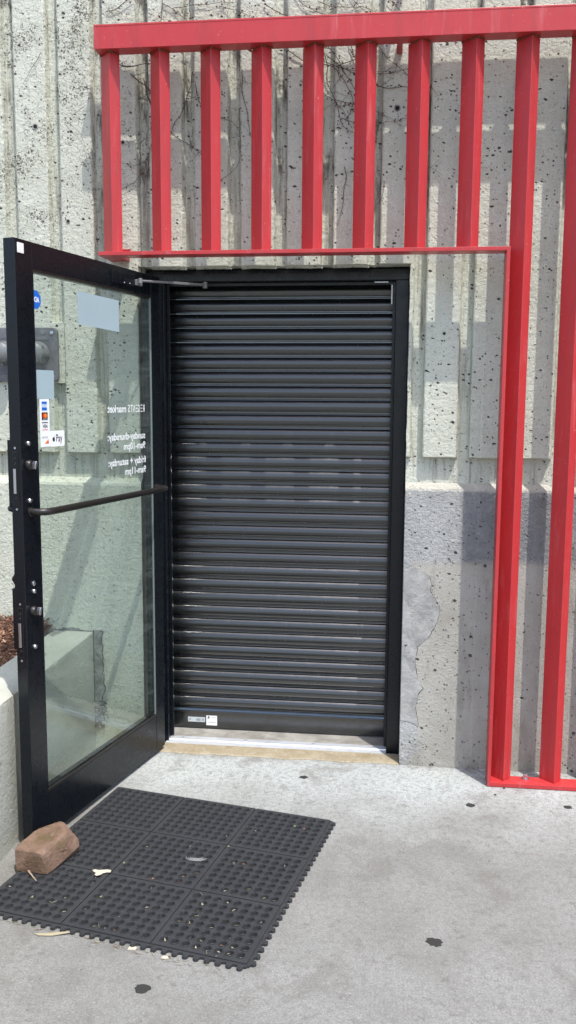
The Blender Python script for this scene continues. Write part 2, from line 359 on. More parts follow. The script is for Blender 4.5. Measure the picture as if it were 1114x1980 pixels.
def rib(k):
    x0 = -.6768+.1952*k; w = .1445
    zb = 1.372 if not (3 <= k <= 7) else OZ-.002
    rows = [(zb-.010, DEEP-.0), (zb, 0.)]
    z = zb+.006
    step = .011 if -2 <= k <= 13 else .08
    while z < 4.4: rows.append((z, 0.)); z += step
    clampx = lambda x, z: x
    if k == 2: clampx = lambda x, z: min(x, OXL+.0005) if z < OZ-.001 else x
    if k == 8: clampx = lambda x, z: max(x, OXR-.0005+.003*N1(z*14, 7, 7)+.0015*N1(z*60, 7, 7)) if z < OZ-.001 else x
    if k in (2, 8):
        rows = [r for r in rows if abs(r[0]-OZ) > .004]; i = next(i for i, r in enumerate(rows) if r[0] > OZ)
        rows[i:i] = [(OZ-.0015, 0.), (OZ+.0005, 0.)]
    prof = [(0, DEEP+.004), (.0035, .0035), (.0085, 0), (.05, 0), (.1, 0), (w-.006, 0), (w-.0015, .004), (w+.0085, DEEP+.004)]
    vs = []; n = len(prof)
    for j, (z, yb) in enumerate(rows):
        for i, (px, py) in enumerate(prof):
            e = 1. if i in (1, 2, 5, 6) else .3
            jx = e*(.0022*N1(z*23, k*5.1, i)+.0016*N1(z*75, k*5.1, i)); jy = (.0012*N1((x0+px)*14, z*9, k)+.0008*N1((x0+px)*50, z*40, k)) if i not in (0, n-1) else 0
            jy = max(jy, -.0015)
            if yb > 0: jx *= .3; py = max(py, DEEP-.0005)
            zz = z+(.004*N1((x0+px)*30, k, 2)+.003*N1((x0+px)*90, k, 2) if j < 2 else 0)
            vs.append((clampx(x0+px+jx, z), py+jy*(1 if e == 1 or i in (3, 4) else 0), zz))
    fs = [(j*n+i, j*n+i+1, (j+1)*n+i+1, (j+1)*n+i) for j in range(len(rows)-1) for i in range(n-1)]
    if 3 <= k <= 7: vs[:n] = [(v[0], v[1]+0, v[2]) for v in vs[:n]]
    m = MB(); m.add(vs, fs); m.add([(x0, DEEP+.01, 4.4), (x0+w, DEEP+.01, 4.4), (x0+w, 0, 4.4), (x0, 0, 4.4)], [(0, 1, 2, 3)])
    childw(m.build('rib', M['beige']))
for k in range(-8, 22): rib(k)
# grooves left of the door are filled flush where the inlet plate is fixed
for k in (-3, -2, -1, 0):
    m = MB(); xa = -.6768+.1952*k+.1445-.0035; m.box(xa, xa+.0565, .0012, DEEP, 1.6735, 1.937); childw(m.build('groove_infill', M['beige'], bevel=.002))
def plinth(x0, x1, mat, name):
    m = MB(); n = int((x1-x0)/.02); vs = []
    for i in range(n+1):
        x = x0+(x1-x0)*i/n; e = .0035*N1(x*11, 5, 5)+.003*N1(x*44, 5, 5); w = .002*N1(x*3, 8, 8)
        vs += [(x, w, 0-.02), (x, w, .6), (x, w+.001*N1(x*30, 2, 0), 1.225+e*.5), (x, w+.004, 1.236+e), (x, DEEP+.001, 1.259+.4*e), (x, .62, 1.259), (x, .62, -.02)]
    q = 7; fs = [(i*q+k, i*q+(k+1) % q, (i+1)*q+(k+1) % q, (i+1)*q+k) for i in range(n) for k in range(q)]
    fs += [list(range(q)), [n*q+k for k in range(q)][::-1]]
    m.add(vs, fs); childw(m.build(name, mat))
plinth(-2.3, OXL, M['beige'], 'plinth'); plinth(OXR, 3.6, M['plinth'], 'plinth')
def px_patch():
    pts = [(1.0158, .883), (1.06, .893), (1.10, .875), (1.127, .856), (1.134, .82), (1.132, .795), (1.143, .772), (1.152, .765), (1.168, .74), (1.176, .712), (1.169, .673), (1.156, .63), (1.143, .617), (1.131, .587), (1.10, .562), (1.083, .542), (1.077, .499), (1.078, .444), (1.091, .39), (1.114, .356), (1.099, .345), (1.092, .327), (1.082, .263), (1.090, .22), (1.096, .18), (1.061, .199), (1.0158, .209)]
    fine = []
    for i, a in enumerate(pts):
        b = pts[(i+1) % len(pts)]; k = max(1, int(math.dist(a, b)/.008))
        for j in range(k):
            t = j/k; x = a[0]+(b[0]-a[0])*t; z = a[1]+(b[1]-a[1])*t
            if x > 1.02: x += .004*N1(x*60, z*60, 1); z += .004*N1(x*60, z*60, 9)
            fine.append((x, z))
    m = MB(); m.prism(fine, lambda p, t: (p[0], .004 if t else -.0022, p[1])); childw(m.build('cement_patch', M['cement'], bevel=.0012))
    m = MB()
    crack = [p for p in fine if p[0] > 1.0165]
    m.tube([(p[0]+.001, -.0012, p[1]) for p in crack], [.0002+.0013*max(0, N1(p[1]*22, 3, 3)+.25) for p in crack], 4); childw(m.build('crack', M['hole']))
    # broken aggregate at the foot of the wall
    m = MB()
    for _ in range(90):
        x = 1.03+random.random()*.12; z = .01+random.random()*.14
        if (x-1.07)**2/.07**2+(z-.08)**2/.08**2 > 1: continue
        r = .004+.008*random.random(); m.lathe([(r, -.001), (r*.8, .0012), (r*.35, .0022)], (x, .001, z), (0, -1, 0), 6)
    childw(m.build('exposed_aggregate', M['cement']))
px_patch()
def holes():
    for x, z, r in [(-.583, 2.754, .0105), (-.4474, 2.362, .008), (.947, 2.783, .011), (1.16, 1.885, .006), (-.20, 2.68, .007)]:
        m = MB(); m.lathe([(r, .0), (r*1.25, .0015), (r*.9, .0022), (r*.8, .0005)], (x, 0, z), (0, -1, 0), 12); m.cur = 1
        m.lathe([(r*.85, .0006), (r*.3, .0009)], (x, 0, z), (0, -1, 0), 12)
        childw(m.build('tie_hole', [M['mortar'], M['hole']]))
holes()

# ------------------------------------------------------------------ planter
pl = empty('planter_wall', (-.47, -.75, 0)); tag(pl, 'low painted concrete planter wall running out from the wall left of the open door', 'planter')
def planter():
    X0, X1, H = -.572, -.376, .556
    m = MB(); ys = np.linspace(-2.6, -.001, 130); prof = [(X0, -.02), (X0, H-.012), (X0+.008, H-.002), (X0+.1, H), (X1-.012, H-.001), (X1-.003, H-.006), (X1, H-.02), (X1, .3), (X1, -.02)]
    vs = []; q = len(prof)
    for y in ys:
        for i, (x, z) in enumerate(prof):
            d = .0028*N1(y*7, i*3, 1)+.0018*N1(y*30, i*3, 4)
            vs.append((x+(d if i != 8 else 0), y, z+(.6*d if 0 < i < 7 else 0)))
    n = len(ys); fs = [(i*q+k, i*q+(k+1) % q, (i+1)*q+(k+1) % q, (i+1)*q+k) for i in range(n-1) for k in range(q)]; fs += [list(range(q))[::-1], [(n-1)*q+k for k in range(q)]]
    m.add(vs, fs); childw(m.build('planter_body', M['planter'], smooth=True), pl)
    # ragged mortar joint between planter and wall
    L = []; Rr = []
    for i in range(90):
        z = .565-.46*i/89; L.append((-.3765+.005*N1(z*60, 1, 1), z)); Rr.append((-.331+.014*(z-.3)*-1+.014*N1(z*22, 5, 1)+.009*N1(z*70, 5, 1), z))
    m = MB(); m.prism(L+Rr[::-1], lambda p, t: (p[0], .002 if t else -.006-.002*N1(p[0]*70, p[1]*50, 2), p[1])); childw(m.build('mortar_joint', M['mortar'], bevel=.001), pl)
    m = MB(); m.tube([(x+.001, -.0065, z) for x, z in Rr], .0012, 4); m.tube([(x+.001, -.006, z) for x, z in L], .0016, 4); childw(m.build('crack', M['hole']), pl)
    m = MB()                                            # broken gap above the planter end
    up = []; lo = []
    for i in range(40):
        x = -.56+.235*i/39; lo.append((x, .556)); up.append((x, .560+abs(.012*N1(x*22, 4, 4))+(.008 if -.52 < x < -.44 else 0)))
    m.prism(lo+up[::-1], lambda p, t: (p[0], .002 if t else -.002, p[1])); childw(m.build('gap', M['mortar']), pl)
    m = MB(); 
    for _ in range(46):
        x = -.352+random.gauss(0, .014); z = .17+random.gauss(0, .035); r = .003+.006*random.random(); m.lathe([(r, 0), (r*.8, .003), (r*.3, .005)], (x, -.006, z), (0, -1, 0), 6)
    childw(m.build('rubble', M['mortar']), pl)
planter()
def mulch():
    rnd = random.Random(4); m = MB()
    n = 24; 
    hs = lambda x, y: .505+.10*max(0, (y+.5)/.5)*.9+.05*min(1, max(0, (-.6-x)/.5))+.02*N1(x*6, y*6, 0)
    xs = np.linspace(-2.2, -.568, 30); ys = np.linspace(-2.5, -.001, 40)
    m.add([(x, y, hs(x, y)-.02) for y in ys for x in xs], [(j*30+i, j*30+i+1, (j+1)*30+i+1, (j+1)*30+i) for j in range(39) for i in range(29)])
    for _ in range(9000):
        x = -.578-abs(rnd.gauss(0, .32)); y = -.005-rnd.random()**1.1*1.7
        if x < -2: continue
        l = .006+.028*rnd.random()**1.5; w = .0025+.005*rnd.random(); t = .001+.002*rnd.random()
        a = rnd.random()*6.28; ti = rnd.gauss(0, .35); d = Vector((math.cos(a)*math.cos(ti), math.sin(a)*math.cos(ti), math.sin(ti))); s = d.cross(Vector((rnd.gauss(0, .4), rnd.gauss(0, .4), 1))).normalized(); u = s.cross(d)
        c = Vector((x, y, hs(x, y)+rnd.random()*.014)); e = .6+.4*rnd.random()
        c.x = min(c.x, -.573-abs(d.x)*l*.5); c.y = min(c.y, -.003-abs(d.y)*l)
        P = [c+d*l*sx*.5*(1 if sy > 0 else e)+s*w*sy*.5+u*t*sz*.5 for sz in (-1, 1) for sy in (-1, 1) for sx in (-1, 1)]
        m.add(P, [(0, 2, 3, 1), (4, 5, 7, 6), (0, 1, 5, 4), (2, 6, 7, 3), (0, 4, 6, 2), (1, 3, 7, 5)])
    o = m.build('bark_mulch', M['chips']); tag(o, 'reddish brown bark chip mulch filling the planter behind the door', 'mulch', kind='stuff')
mulch()

# ------------------------------------------------------------------ door frame, threshold, shutter
FY0, FY1 = .118, .225
fr = empty('door_frame', (.44, .17, 0)); tag(fr, 'black metal door frame set into the concrete opening', 'door frame')
def frame():
    def part(name, mat, bev, *b):
        m = MB(); [m.box(*q) for q in b]; return childw(m.build(name, mat, bevel=bev), fr)
    part('jamb', M['black'], .002, (.9575, 1.0125, FY0, FY1, .004, 2.12), (.9575, .972, FY0+.035, FY1-.02, .004, 2.12))
    part('jamb', M['black'], .002, (-.1425, -.062, FY0, FY1, .004, 2.12))
    part('head', M['black'], .002, (-.1425, 1.0125, FY0, FY1, 2.1205, 2.168))
    part('stop', M['black'], .001, (.9445, .957, FY0+.045, FY0+.06, .018, 2.119)); part('stop', M['black'], .001, (-.061, -.049, FY0+.045, FY0+.06, .018, 2.119)); part('stop', M['black'], .001, (-.048, .944, FY0+.045, FY0+.06, 2.106, 2.119))
    part('caulk_joint', M['bronze'], 0, (1.0128, 1.0153, FY0+.004, FY1, .004, 2.165))
    part('soffit_filler', M['black'], 0, (-.1435, 1.0148, FY1, .60, 2.150, 2.169))
    part('reveal_liner', M['black'], 0, (1.0005, 1.0148, FY1+.002, .60, 0.013, 2.149)); part('reveal_liner', M['black'], 0, (-.1435, -.125, FY1+.002, .60, .013, 2.149))
    part('weather_strip', M['white'], .001, (.9375, .9435, FY0+.03, FY0+.044, 2.022, 2.104))
    part('magnet_plate', M['chrome'], .001, (.865, .925, FY0-.003, FY0, 2.109, 2.113))
frame()
th = empty('threshold', (.44, .14, 0)); tag(th, 'silver aluminium threshold strip below the roller shutter', 'threshold')
def thresh():
    m = MB(); prof = [(.100, .0015), (.100, .006), (.128, .0105), (.131, .0105), (.133, .0145), (.172, .0145), (.176, .011), (.176, .0015)]
    m.prism(prof, lambda p, t: (-.073+t*1.0295, p[0], p[1])); childw(m.build('saddle', M['alu'], bevel=.0006), th)
    for x in (.0, .30, .62, .90):
        m = MB(); m.lathe([(.006, 0), (.0055, .0009), (.0012, .0006)], (x, .152, .0145), (0, 0, 1), 10); childw(m.build('screw', M['chrome']), th)
    m = MB(); n = 80; 
    vs = []
    for i in range(n+1):
        x = -.1435+1.157*i/n; y = -.002+.010*N1(x*7, 1, 2)+.006*N1(x*28, 1, 2); vs += [(x, y, .001), (x, y+.006, .0055), (x, .0995, .0065), (x, .0995, .001)]
    m.add(vs, [(i*4+k, i*4+(k+1) % 4, (i+1)*4+(k+1) % 4, (i+1)*4+k) for i in range(n) for k in range(4)]+[(0, 1, 2, 3), (n*4+3, n*4+2, n*4+1, n*4)])
    tag(m.build('sealant_bed', M['sealant']), 'tan sealant strip between the aluminium threshold and the pavement', 'sealant strip')
thresh()
sh = empty('roller_shutter', (.44, .30, 0)); tag(sh, 'closed dark roller shutter of horizontal slats filling the doorway', 'roller shutter')
SY = .29
def shutter():
    P = .0651; z0 = .1105
    # slat profile (y outwards negative) from bottom lip to top roll
    prof = [(.005, 0), (-.0010, .0004), (-.0016, .0014), (-.0010, .0026), (.0040, .0032), (.0042, .0092), (-.0008, .0100), (-.0028, .0116), (-.0062, .0170), (-.0078, .0245), (-.0085, .0310), (-.0083, .0365), (-.0076, .0415), (-.0062, .0462), (-.0042, .0505), (-.0012, .0548), (.0024, .0585), (.0058, .0612), (.0062, .0640), (.0095, .0648), (.0095, 0)]
    first = None
    for k in range(32):
        z = z0+P*k
        if first is None:
            m = MB(); m.prism(prof, lambda p, t: (-.105+t*1.050-.44, p[0]-.01, p[1])); m.prism([(.0025, .0601), (.0096, .0601), (.0096, .0651), (.0025, .0651)], lambda p, t: (-.10+t*1.04-.44, p[0], p[1]-.0001))
            first = m.build('slat', M['slat'], sh, smooth=True); first.location = (0, 0, z)
        else: share(first, 'slat', sh, (0, .0006*math.sin(k*2.3), z))
    m = MB(); m.box(-.105, .945, SY-.012, SY+.012, .017, .1035); m.box(-.105, .945, SY-.0165, SY-.0125, .096, .1035); childw(m.build('bottom_bar', M['slat'], bevel=.0015), sh)
    for xa, xb in ((.9465, .965), (-.124, -.106)):
        m = MB(); m.box(xa, xb, SY-.028, SY-.019, .013, 2.148); m.box(xa+(.012 if xa > 0 else 0), xb if xa > 0 else xb-.012, SY-.0185, SY+.03, .013, 2.148); childw(m.build('guide_rail', M['black'], bevel=.001), sh)
    Y = SY-.0128
    def lab(name, x0, x1, z0, z1, mat):
        m = MB(); m.box(x0, x1, Y-.0006, Y+.0004, z0, z1); return childw(m.build(name, mat), sh)
    lab('rating_label', -.006, .079, .0465, .0705, M['labelsilver']); lab('maker_label', .085, .138, .032, .0805, M['vinyl'])
    bars = [(.000, .008, Y-.001, Y-.0007, .053, .064), (.036, .056, Y-.001, Y-.0007, .052, .065), (.062, .075, Y-.001, Y-.0007, .052, .065)]+[(.0355, .057, Y-.0013, Y-.0011, z, z+.001) for z in (.0545, .058, .0615)]
    bars += [(.108, .134, Y-.001, Y-.0007, .0715, .0735), (.094, .134, Y-.001, Y-.0007, .0485, .0495), (.094, .130, Y-.001, Y-.0007, .046, .047)]
    for q in bars:
        m = MB(); m.box(*q); childw(m.build('small_print', M['greyink']), sh)
    m = MB()
    for poly in ([(.089, .070), (.094, .0772), (.102, .0772), (.0985, .0742), (.095, .0735)], [(.091, .0735), (.099, .074), (.1025, .0705), (.0975, .0655), (.0905, .0655), (.097, .0705)]):
        m.prism(poly, lambda p, t: (p[0], Y-.0012+t*.0005, p[1]))
    childw(m.build('maker_mark', M['ink']), sh)
shutter()

# ------------------------------------------------------------------ text
def text_mb(body, size, fn, bold=.0, spacing=1., align='LEFT', xscale=1., width=None, shear=0.):
    c = bpy.data.curves.new('t', 'FONT'); c.body = body; c.size = size; c.offset = bold; c.space_character = spacing; c.align_x = align; c.shear = shear; c.resolution_u = 3
    o = bpy.data.objects.new('t', c); COL.objects.link(o); bpy.context.view_layer.update()
    me = bpy.data.meshes.new_from_object(o.evaluated_get(bpy.context.evaluated_depsgraph_get()))
    vs = [v.co.copy() for v in me.vertices]; fs = [list(p.vertices) for p in me.polygons]
    bpy.data.objects.remove(o); bpy.data.curves.remove(c); bpy.data.meshes.remove(me)
    if width:
        w = max(v.x for v in vs)-min(v.x for v in vs); xscale = width/w
    m = MB(); m.add([fn(v.x*xscale, v.y) for v in vs], fs); return m

# ------------------------------------------------------------------ glass door
HX, HY, AN = -.0576, .0344, 1.3439
dx, dy = -math.cos(AN), -math.sin(AN)
door = empty('glass_door', (HX, HY, 0), math.atan2(dy, dx)); tag(door, 'black framed glass shop door standing open on the left', 'door')
# local frame: x from hinge to latch, y towards the inside face (side the camera sees), z up; inside face at y = 0, outside at y = -T
TH = .044; WD = 1.0015; ZB, ZT = .0225, 2.1285
def dpart(name, mat, m, bevel=.0, parent=door, smooth=False): return m.build(name, mat, parent, bevel=bevel, smooth=smooth)
def doorparts():
    m = MB(); m.box(WD-.094, WD, -TH, 0, ZB, ZT); dpart('latch_stile', M['black'], m, .0022)
    m = MB(); m.box(0, .079, -TH, 0, ZB, ZT); dpart('hinge_stile', M['black'], m, .0022)
    m = MB(); m.box(.0793, WD-.0943, -TH+.0008, -.0008, ZT-.086, ZT-.0005); dpart('top_rail', M['black'], m, .0012)
    m = MB(); m.box(.0793, WD-.0943, -TH+.0008, -.0008, ZB+.0005, .187); dpart('bottom_rail', M['black'], m, .0012)
    m = MB(); m.box(.02, WD-.02, -TH+.014, -.014, .0135, ZB); dpart('door_sweep', M['rubber_gasket'], m)
    # glazing beads
    x0, x1, z0, z1 = .0795, WD-.0945, .1875, ZT-.0865
    for b, mt_ in (((x0, x1, -.0083, -.0012, z0, z0+.009), 'bronze'), ((x0, x1, -.0083, -.0012, z1-.009, z1), 'bronze'), ((x0, x0+.0035, -.0083, -.0012, z0+.0093, z1-.0093), 'bead'), ((x1-.006, x1, -.0083, -.0012, z0+.0093, z1-.0093), 'black')):
        m = MB(); m.box(*b); dpart('glazing_bead', M[mt_], m, .0006)
        m = MB(); m.box(b[0], b[1], -TH+.004, -.0148, b[4], b[5]); dpart('glazing_bead', M['black'], m, .001)
    m = MB(); m.box(x0+.002, x1-.002, -.0145, -.0085, z0+.003, z1-.003); m.mi = [0, 0, 0, 0, 0, 0]; dpart('glass_pane', M['glass'], m)
    # push bar on the inside, elbows at each end
    m = MB(); o = .058; z = 1.222
    pts = [(.958, 0, z), (.957, .018, z), (.953, .036, z), (.944, .049, z), (.928, .056, z), (.905, o, z)]+[(t, o, z) for t in (.7, .5, .3, .13)]+[(.085, .0575, z), (.066, .050, z), (.056, .036, z), (.052, .018, z), (.051, 0, z)]
    m.tube(pts, .0125, 14); m.lathe([(.0165, 0), (.0165, .004), (.0135, .006)], (.958, 0, z), (0, 1, 0), 16); m.lathe([(.0165, 0), (.0165, .004), (.0135, .006)], (.051, 0, z), (0, 1, 0), 16)
    dpart('push_bar', M['bronze'], m, smooth=True)
    # bolt heads, cylinders and thumb turns on the latch stile
    for u, zz in ((.962, 1.456), (.963, 1.2605), (.956, .9432), (.9597, .7465)):
        m = MB(); m.lathe([(.0085, 0), (.0085, .004), (.0065, .0075), (.0028, .009)], (u, 0, zz), (0, 1, 0), 14); b = dpart('bolt_head', M['chrome'], m, smooth=True)
        m = MB(); m.box(u-.005, u+.005, .0086, .0095, zz-.0008, zz+.0008); m.build('slot', M['hole'], b)
    m = MB(); m.lathe([(.009, 0), (.0088, .003), (.006, .005)], (.9544, 0, .9704), (0, 1, 0), 16); b = dpart('key_cylinder', M['chrome'], m, smooth=True)
    m = MB(); m.box(.9536, .9552, .0049, .0056, .965, .976); m.build('keyhole', M['hole'], b)
    for u, zz in ((.9625, 1.3824), (.9615, .8746)):
        m = MB(); m.lathe([(.0185, 0), (.0185, .004), (.0165, .010), (.0145, .013)], (u, 0, zz), (0, 1, 0), 20); b = dpart('thumb_turn', M['bronze'], m, smooth=True)
        m = MB(); m.prism([(-.004, -.0135), (-.0055, .004), (.0, .0145), (.0075, .012), (.0085, -.004), (.004, -.0145)], lambda p, t: (u-.003-p[0]*.9, .0135+t*.016+p[1]*.15, zz+p[1])); m.build('turn_lever', M['chrome'], b, bevel=.0018)
    # locks in the edge
    E = WD
    for zc, zl0, zl1, a, b_ in ((1.338, 1.287, 1.372, 1.246, 1.43), (.805, .753, .838, .716, .893)):
        m = MB(); m.box(E, E+.0022, -TH+.010, -.012, a, b_); b = dpart('lock_faceplate', M['bronze'], m, .0008)
        m = MB(); m.box(E+.0024, E+.0032, -TH+.0125, -.0145, a+.003, b_-.003); m.build('plate_inset', M['black'], b)
        m = MB(); m.box(E+.0030, E+.0075, -TH+.0155, -.0185, zl0, zl1); m.build('latch_bolt', M['chrome'], b, bevel=.001)
        for zz in (a-.012, b_+.012):
            m = MB(); m.lathe([(.0042, 0), (.004, .0014), (.001, .001)], (E, -TH/2-.001, zz), (1, 0, 0), 10); dpart('screw', M['chrome'], m)
        for zz in (zl0-.014, zl1+.016, b_-.022):
            m = MB(); m.lathe([(.0045, 0), (.004, .0012), (.001, .0006)], (E+.003, -TH/2-.001, zz), (1, 0, 0), 10); m.build('screw', M['bronze'], b)
    # latch guards and pull on the outer face
    for a, b_ in ((1.242, 1.468), (.738, .956)):
        m = MB(); m.box(.955, .992, -TH-.018, -TH, a, b_); m.box(.992, .9965, -TH-.014, -TH, a+.002, b_-.002); dpart('latch_guard', M['black'], m, .002)
    z = 1.232; m = MB(); m.tube([(.985, -TH, z), (.984, -TH-.012, z), (.978, -TH-.022, z), (.965, -TH-.028, z), (.95, -TH-.025, z), (.935, -TH-.012, z), (.93, -TH+.001, z)], .0115, 12); dpart('pull_bar', M['black'], m, smooth=True)
    z = .985; m = MB(); m.tube([(.975, -TH+.001, z+.045), (.975, -TH-.003, z+.03), (.975, -TH-.010, z+.012), (.973, -TH-.018, z), (.965, -TH-.0185, z-.012), (.95, -TH-.010, z-.016), (.94, -TH+.001, z-.017)], [.006, .008, .010, .0115, .0115, .0115, .0115], 12); dpart('pull_handle', M['black'], m, smooth=True)
    # sticker at the top corner
    m = MB(); m.box(.9555, .9885, 0, .0035, 2.082, 2.115); dpart('sensor_cap', M['white'], m, .0012)
    # door closer arm: elbow bracket on the door, rod to the frame head
    m = MB(); m.box(.22, .40, -.0, .004, 2.060, 2.110); dpart('closer_plate', M['black'], m, .001)
    for u, zz in ((.305, 2.0691), (.262, 2.0706)):
        m = MB(); m.lathe([(.003, 0), (.002, .002)], (u, .004, zz), (0, 1, 0), 8); dpart('screw', M['chrome'], m)
    Ri = Matrix.Rotation(-door.rotation_euler.z, 4, 'Z')
    def L(p): return Ri @ (Vector(p)-Vector((HX, HY, 0)))
    a = Vector((-.079, -.19, 2.085)); b = Vector((.128, .100, 2.103)); mid = a.lerp(b, .5)
    m = MB(); m.box(.19, .225, .0045, .022, 2.068, 2.092); dpart('closer_foot', M['armsteel'], m, .002)
    m = MB(); m.tube([L(a), L(a.lerp(b, .08)), L(mid)], [.0055, .0048, .0048], 8); r = dpart('closer_rod', M['armsteel'], m, smooth=True)
    m = MB(); d = (b-a).normalized(); s = Vector((0, 0, 1)); w = d.cross(s)
    P = [L(c+w*q*.009+s*t*.005) for c in (a.lerp(b, .46), b) for q in (-1, 1) for t in (-1, 1)]; m.add(P, [(0, 1, 3, 2), (4, 6, 7, 5), (0, 4, 5, 1), (2, 3, 7, 6), (0, 2, 6, 4), (1, 5, 7, 3)]); dpart('closer_arm', M['armsteel'], m, .001)
    m = MB(); m.tube([L(b+Vector((0, 0, -.014))), L(b+Vector((0, 0, .012)))], .011, 12); m.tube([L(a+Vector((0, 0, -.010))), L(a+Vector((0, 0, .010)))], .009, 12); dpart('closer_joint', M['armsteel'], m, smooth=True)
    # hinges
    for zz in (.35, 1.1, 1.9):
        m = MB(); m.tube([(-.012, -.012, zz-.055), (-.012, -.012, zz+.055)], .008, 12); m.box(-.012, 0, -.016, -.010, zz-.05, zz+.05); dpart('hinge', M['black'], m, smooth=True)
doorparts()
GI = -.0081       # inner glass surface; prints sit just in front of it, stickers on the outer side show through
def print_plate(name, mat, poly, y=GI, t=.0004, parent=door):
    m = MB(); m.prism(poly, lambda p, q: (p[0], y+q*t, p[1])); o = m.build(name, mat, parent)
    if parent is door: o.location = (-.0135, 0, -.001)
    return o
def rect(u0, u1, z0, z1): return [(u0, z0), (u1, z0), (u1, z1), (u0, z1)]
def rrect(u0, u1, z0, z1, r=.006):
    o = []
    for cx, cz, a0 in ((u1-r, z1-r, 0), (u0+r, z1-r, 90), (u0+r, z0+r, 180), (u1-r, z0+r, 270)):
        for k in range(4): a = rad(a0+k*30); o.append((cx+r*math.cos(a), cz+r*math.sin(a)))
    return o
def prints():
    sh_u = .006
    lines = [('sunday-thursday:', .146, 1.446, .303, .040), ('9am-10pm', .146, 1.4045, .180, .040), ('friday + saturday:', .143, 1.343, .305, .040), ('9am-11pm', .143, 1.301, .176, .040)]
    for body, u, z, w, s in lines:
        text_mb(body, s, lambda x, y, u=u, z=z: (u+x, GI+.0002, z+y), bold=.0009, width=w).build('lettering', M['vinyl'], door).location = (-.0135, 0, -.004)
    # shop name: R, bar-E, G, bar-E, N, T, S then market
    u, z, h = .146, 1.5535, .030; g = .0205; x = u
    parts = [('R', 0), ('=', 0), ('G', 0), ('=', 0), ('N', 0), ('T', 0), ('S', 0)]
    mm = MB()
    for ch, _ in parts:
        if ch == '=':
            for q in (0, .5, 1): mm.add([(x, GI+.0002, z+q*(h-.0038)), (x+.0145, GI+.0002, z+q*(h-.0038)), (x+.0145, GI+.0002, z+q*(h-.0038)+.0038), (x, GI+.0002, z+q*(h-.0038)+.0038)], [(0, 1, 2, 3)])
            x += .0195
        else:
            t = text_mb(ch, .043, lambda a, b, x=x: (x+a, GI+.0002, z+b), bold=.0004, width=.0165)
            mm.add(t.v, t.f); x += .0215
    t = text_mb('market', .042, lambda a, b, x=x: (x+.008+a, GI+.0002, z+b), bold=.0009, width=.445-x-.008); mm.add(t.v, t.f)
    mm.build('lettering', M['vinyl'], door).location = (-.0135, 0, 0)
    print_plate('paper_sign', M['paper'], [(.347, 1.874), (.347, 1.9965), (.640, 2.0015), (.638, 1.881)])
    print_plate('paper_sign', M['paper'], [(.804, 1.606), (.803, 1.7065), (.905, 1.7065), (.905, 1.609)])
    # blue octagon security sticker, partly behind the stile
    c = (.899, 1.943); o = [(c[0]+.0335*math.cos(rad(22.5+45*k)), c[1]+.0335*math.sin(rad(22.5+45*k))) for k in range(8)]
    s = print_plate('security_sticker', M['blue'], o); text_mb('ADT', .024, lambda x, y: (c[0]-.021+x, GI+.0008, c[1]-.008+y), bold=.0008, width=.042).build('sticker_lettering', M['vinyl'], s)
    # card strip; prints read from the inside, so x runs towards the hinge
    s = print_plate('card_sticker', M['vinyl'], rect(.836, .892, 1.440, 1.6065))
    y1, y2 = GI+.0006, GI+.0009
    print_plate('card_mark', M['blue'], rect(.850, .880, 1.567, 1.598), y1, .0002, s); print_plate('card_mark', M['lightblue'], rect(.850, .880, 1.577, 1.588), y2, .0002, s)
    text_mb('AMERICAN', .0085, lambda x, y: (.8793-x, y2+.0004, 1.5832+y), bold=.0002, width=.0285).build('card_print', M['vinyl'], s); text_mb('EXPRESS', .0085, lambda x, y: (.8793-x, y2+.0004, 1.5775+y), bold=.0002, width=.0285).build('card_print', M['vinyl'], s)
    print_plate('card_mark', M['ink'], rect(.847, .882, 1.5335, 1.5605), y1, .0002, s)
    def disc(cx, cz, r): return [(cx+r*math.cos(rad(k*30)), cz+r*math.sin(rad(k*30))) for k in range(12)]
    print_plate('card_mark', M['redink'], disc(.8693, 1.5485, .0082), y2, .0002, s); print_plate('card_mark', M['orange'], disc(.8600, 1.5485, .0082), y2+.0003, .0002, s)
    text_mb('mastercard', .006, lambda x, y: (.8763-x, y2+.0006, 1.5355+y), width=.023).build('card_print', M['vinyl'], s)
    print_plate('card_mark', M['ink'], rect(.847, .882, 1.523, 1.5262), y1, .0002, s); print_plate('card_mark', M['redink'], rect(.847, .882, 1.4985, 1.5005), y1, .0002, s)
    text_mb('VISA', .0165, lambda x, y: (.8795-x, y1+.0004, 1.5065+y), bold=.0003, width=.029, shear=.15).build('card_print', M['ink'], s)
    text_mb('DISCOVER', .008, lambda x, y: (.8835-x, y1+.0004, 1.4705+y), bold=.0001, width=.034).build('card_print', M['greyink'], s)
    print_plate('card_mark', M['orange'], [(.845, 1.4515), (.869, 1.4515), (.845, 1.4665)], y1, .0002, s); print_plate('card_mark', M['redink'], [(.845, 1.4515), (.860, 1.4515), (.845, 1.460)], y2, .0002, s)
    a = print_plate('payment_sticker', M['vinyl'], rrect(.7475, .8355, 1.4385, 1.4945), GI+.0001, .0006)
    text_mb('Pay', .038, lambda x, y: (.8015-x, y2+.0004, 1.4555+y), bold=.0001, width=.0375).build('sticker_lettering', M['ink'], a)
    ap = [(0, .0055), (.003, .0072), (.0065, .0055), (.0058, .001), (.0072, -.003), (.004, -.0085), (0, -.0072), (-.004, -.0085), (-.0072, -.002), (-.0065, .004), (-.003, .0072)]
    print_plate('fruit_mark', M['ink'], [(.8145-p[0], 1.4645+p[1]) for p in ap], y2, .0002, a); print_plate('fruit_leaf', M['ink'], [(.8145, 1.4730), (.8115, 1.4745), (.8115, 1.4770), (.8140, 1.4755)], y2, .0002, a)
prints()

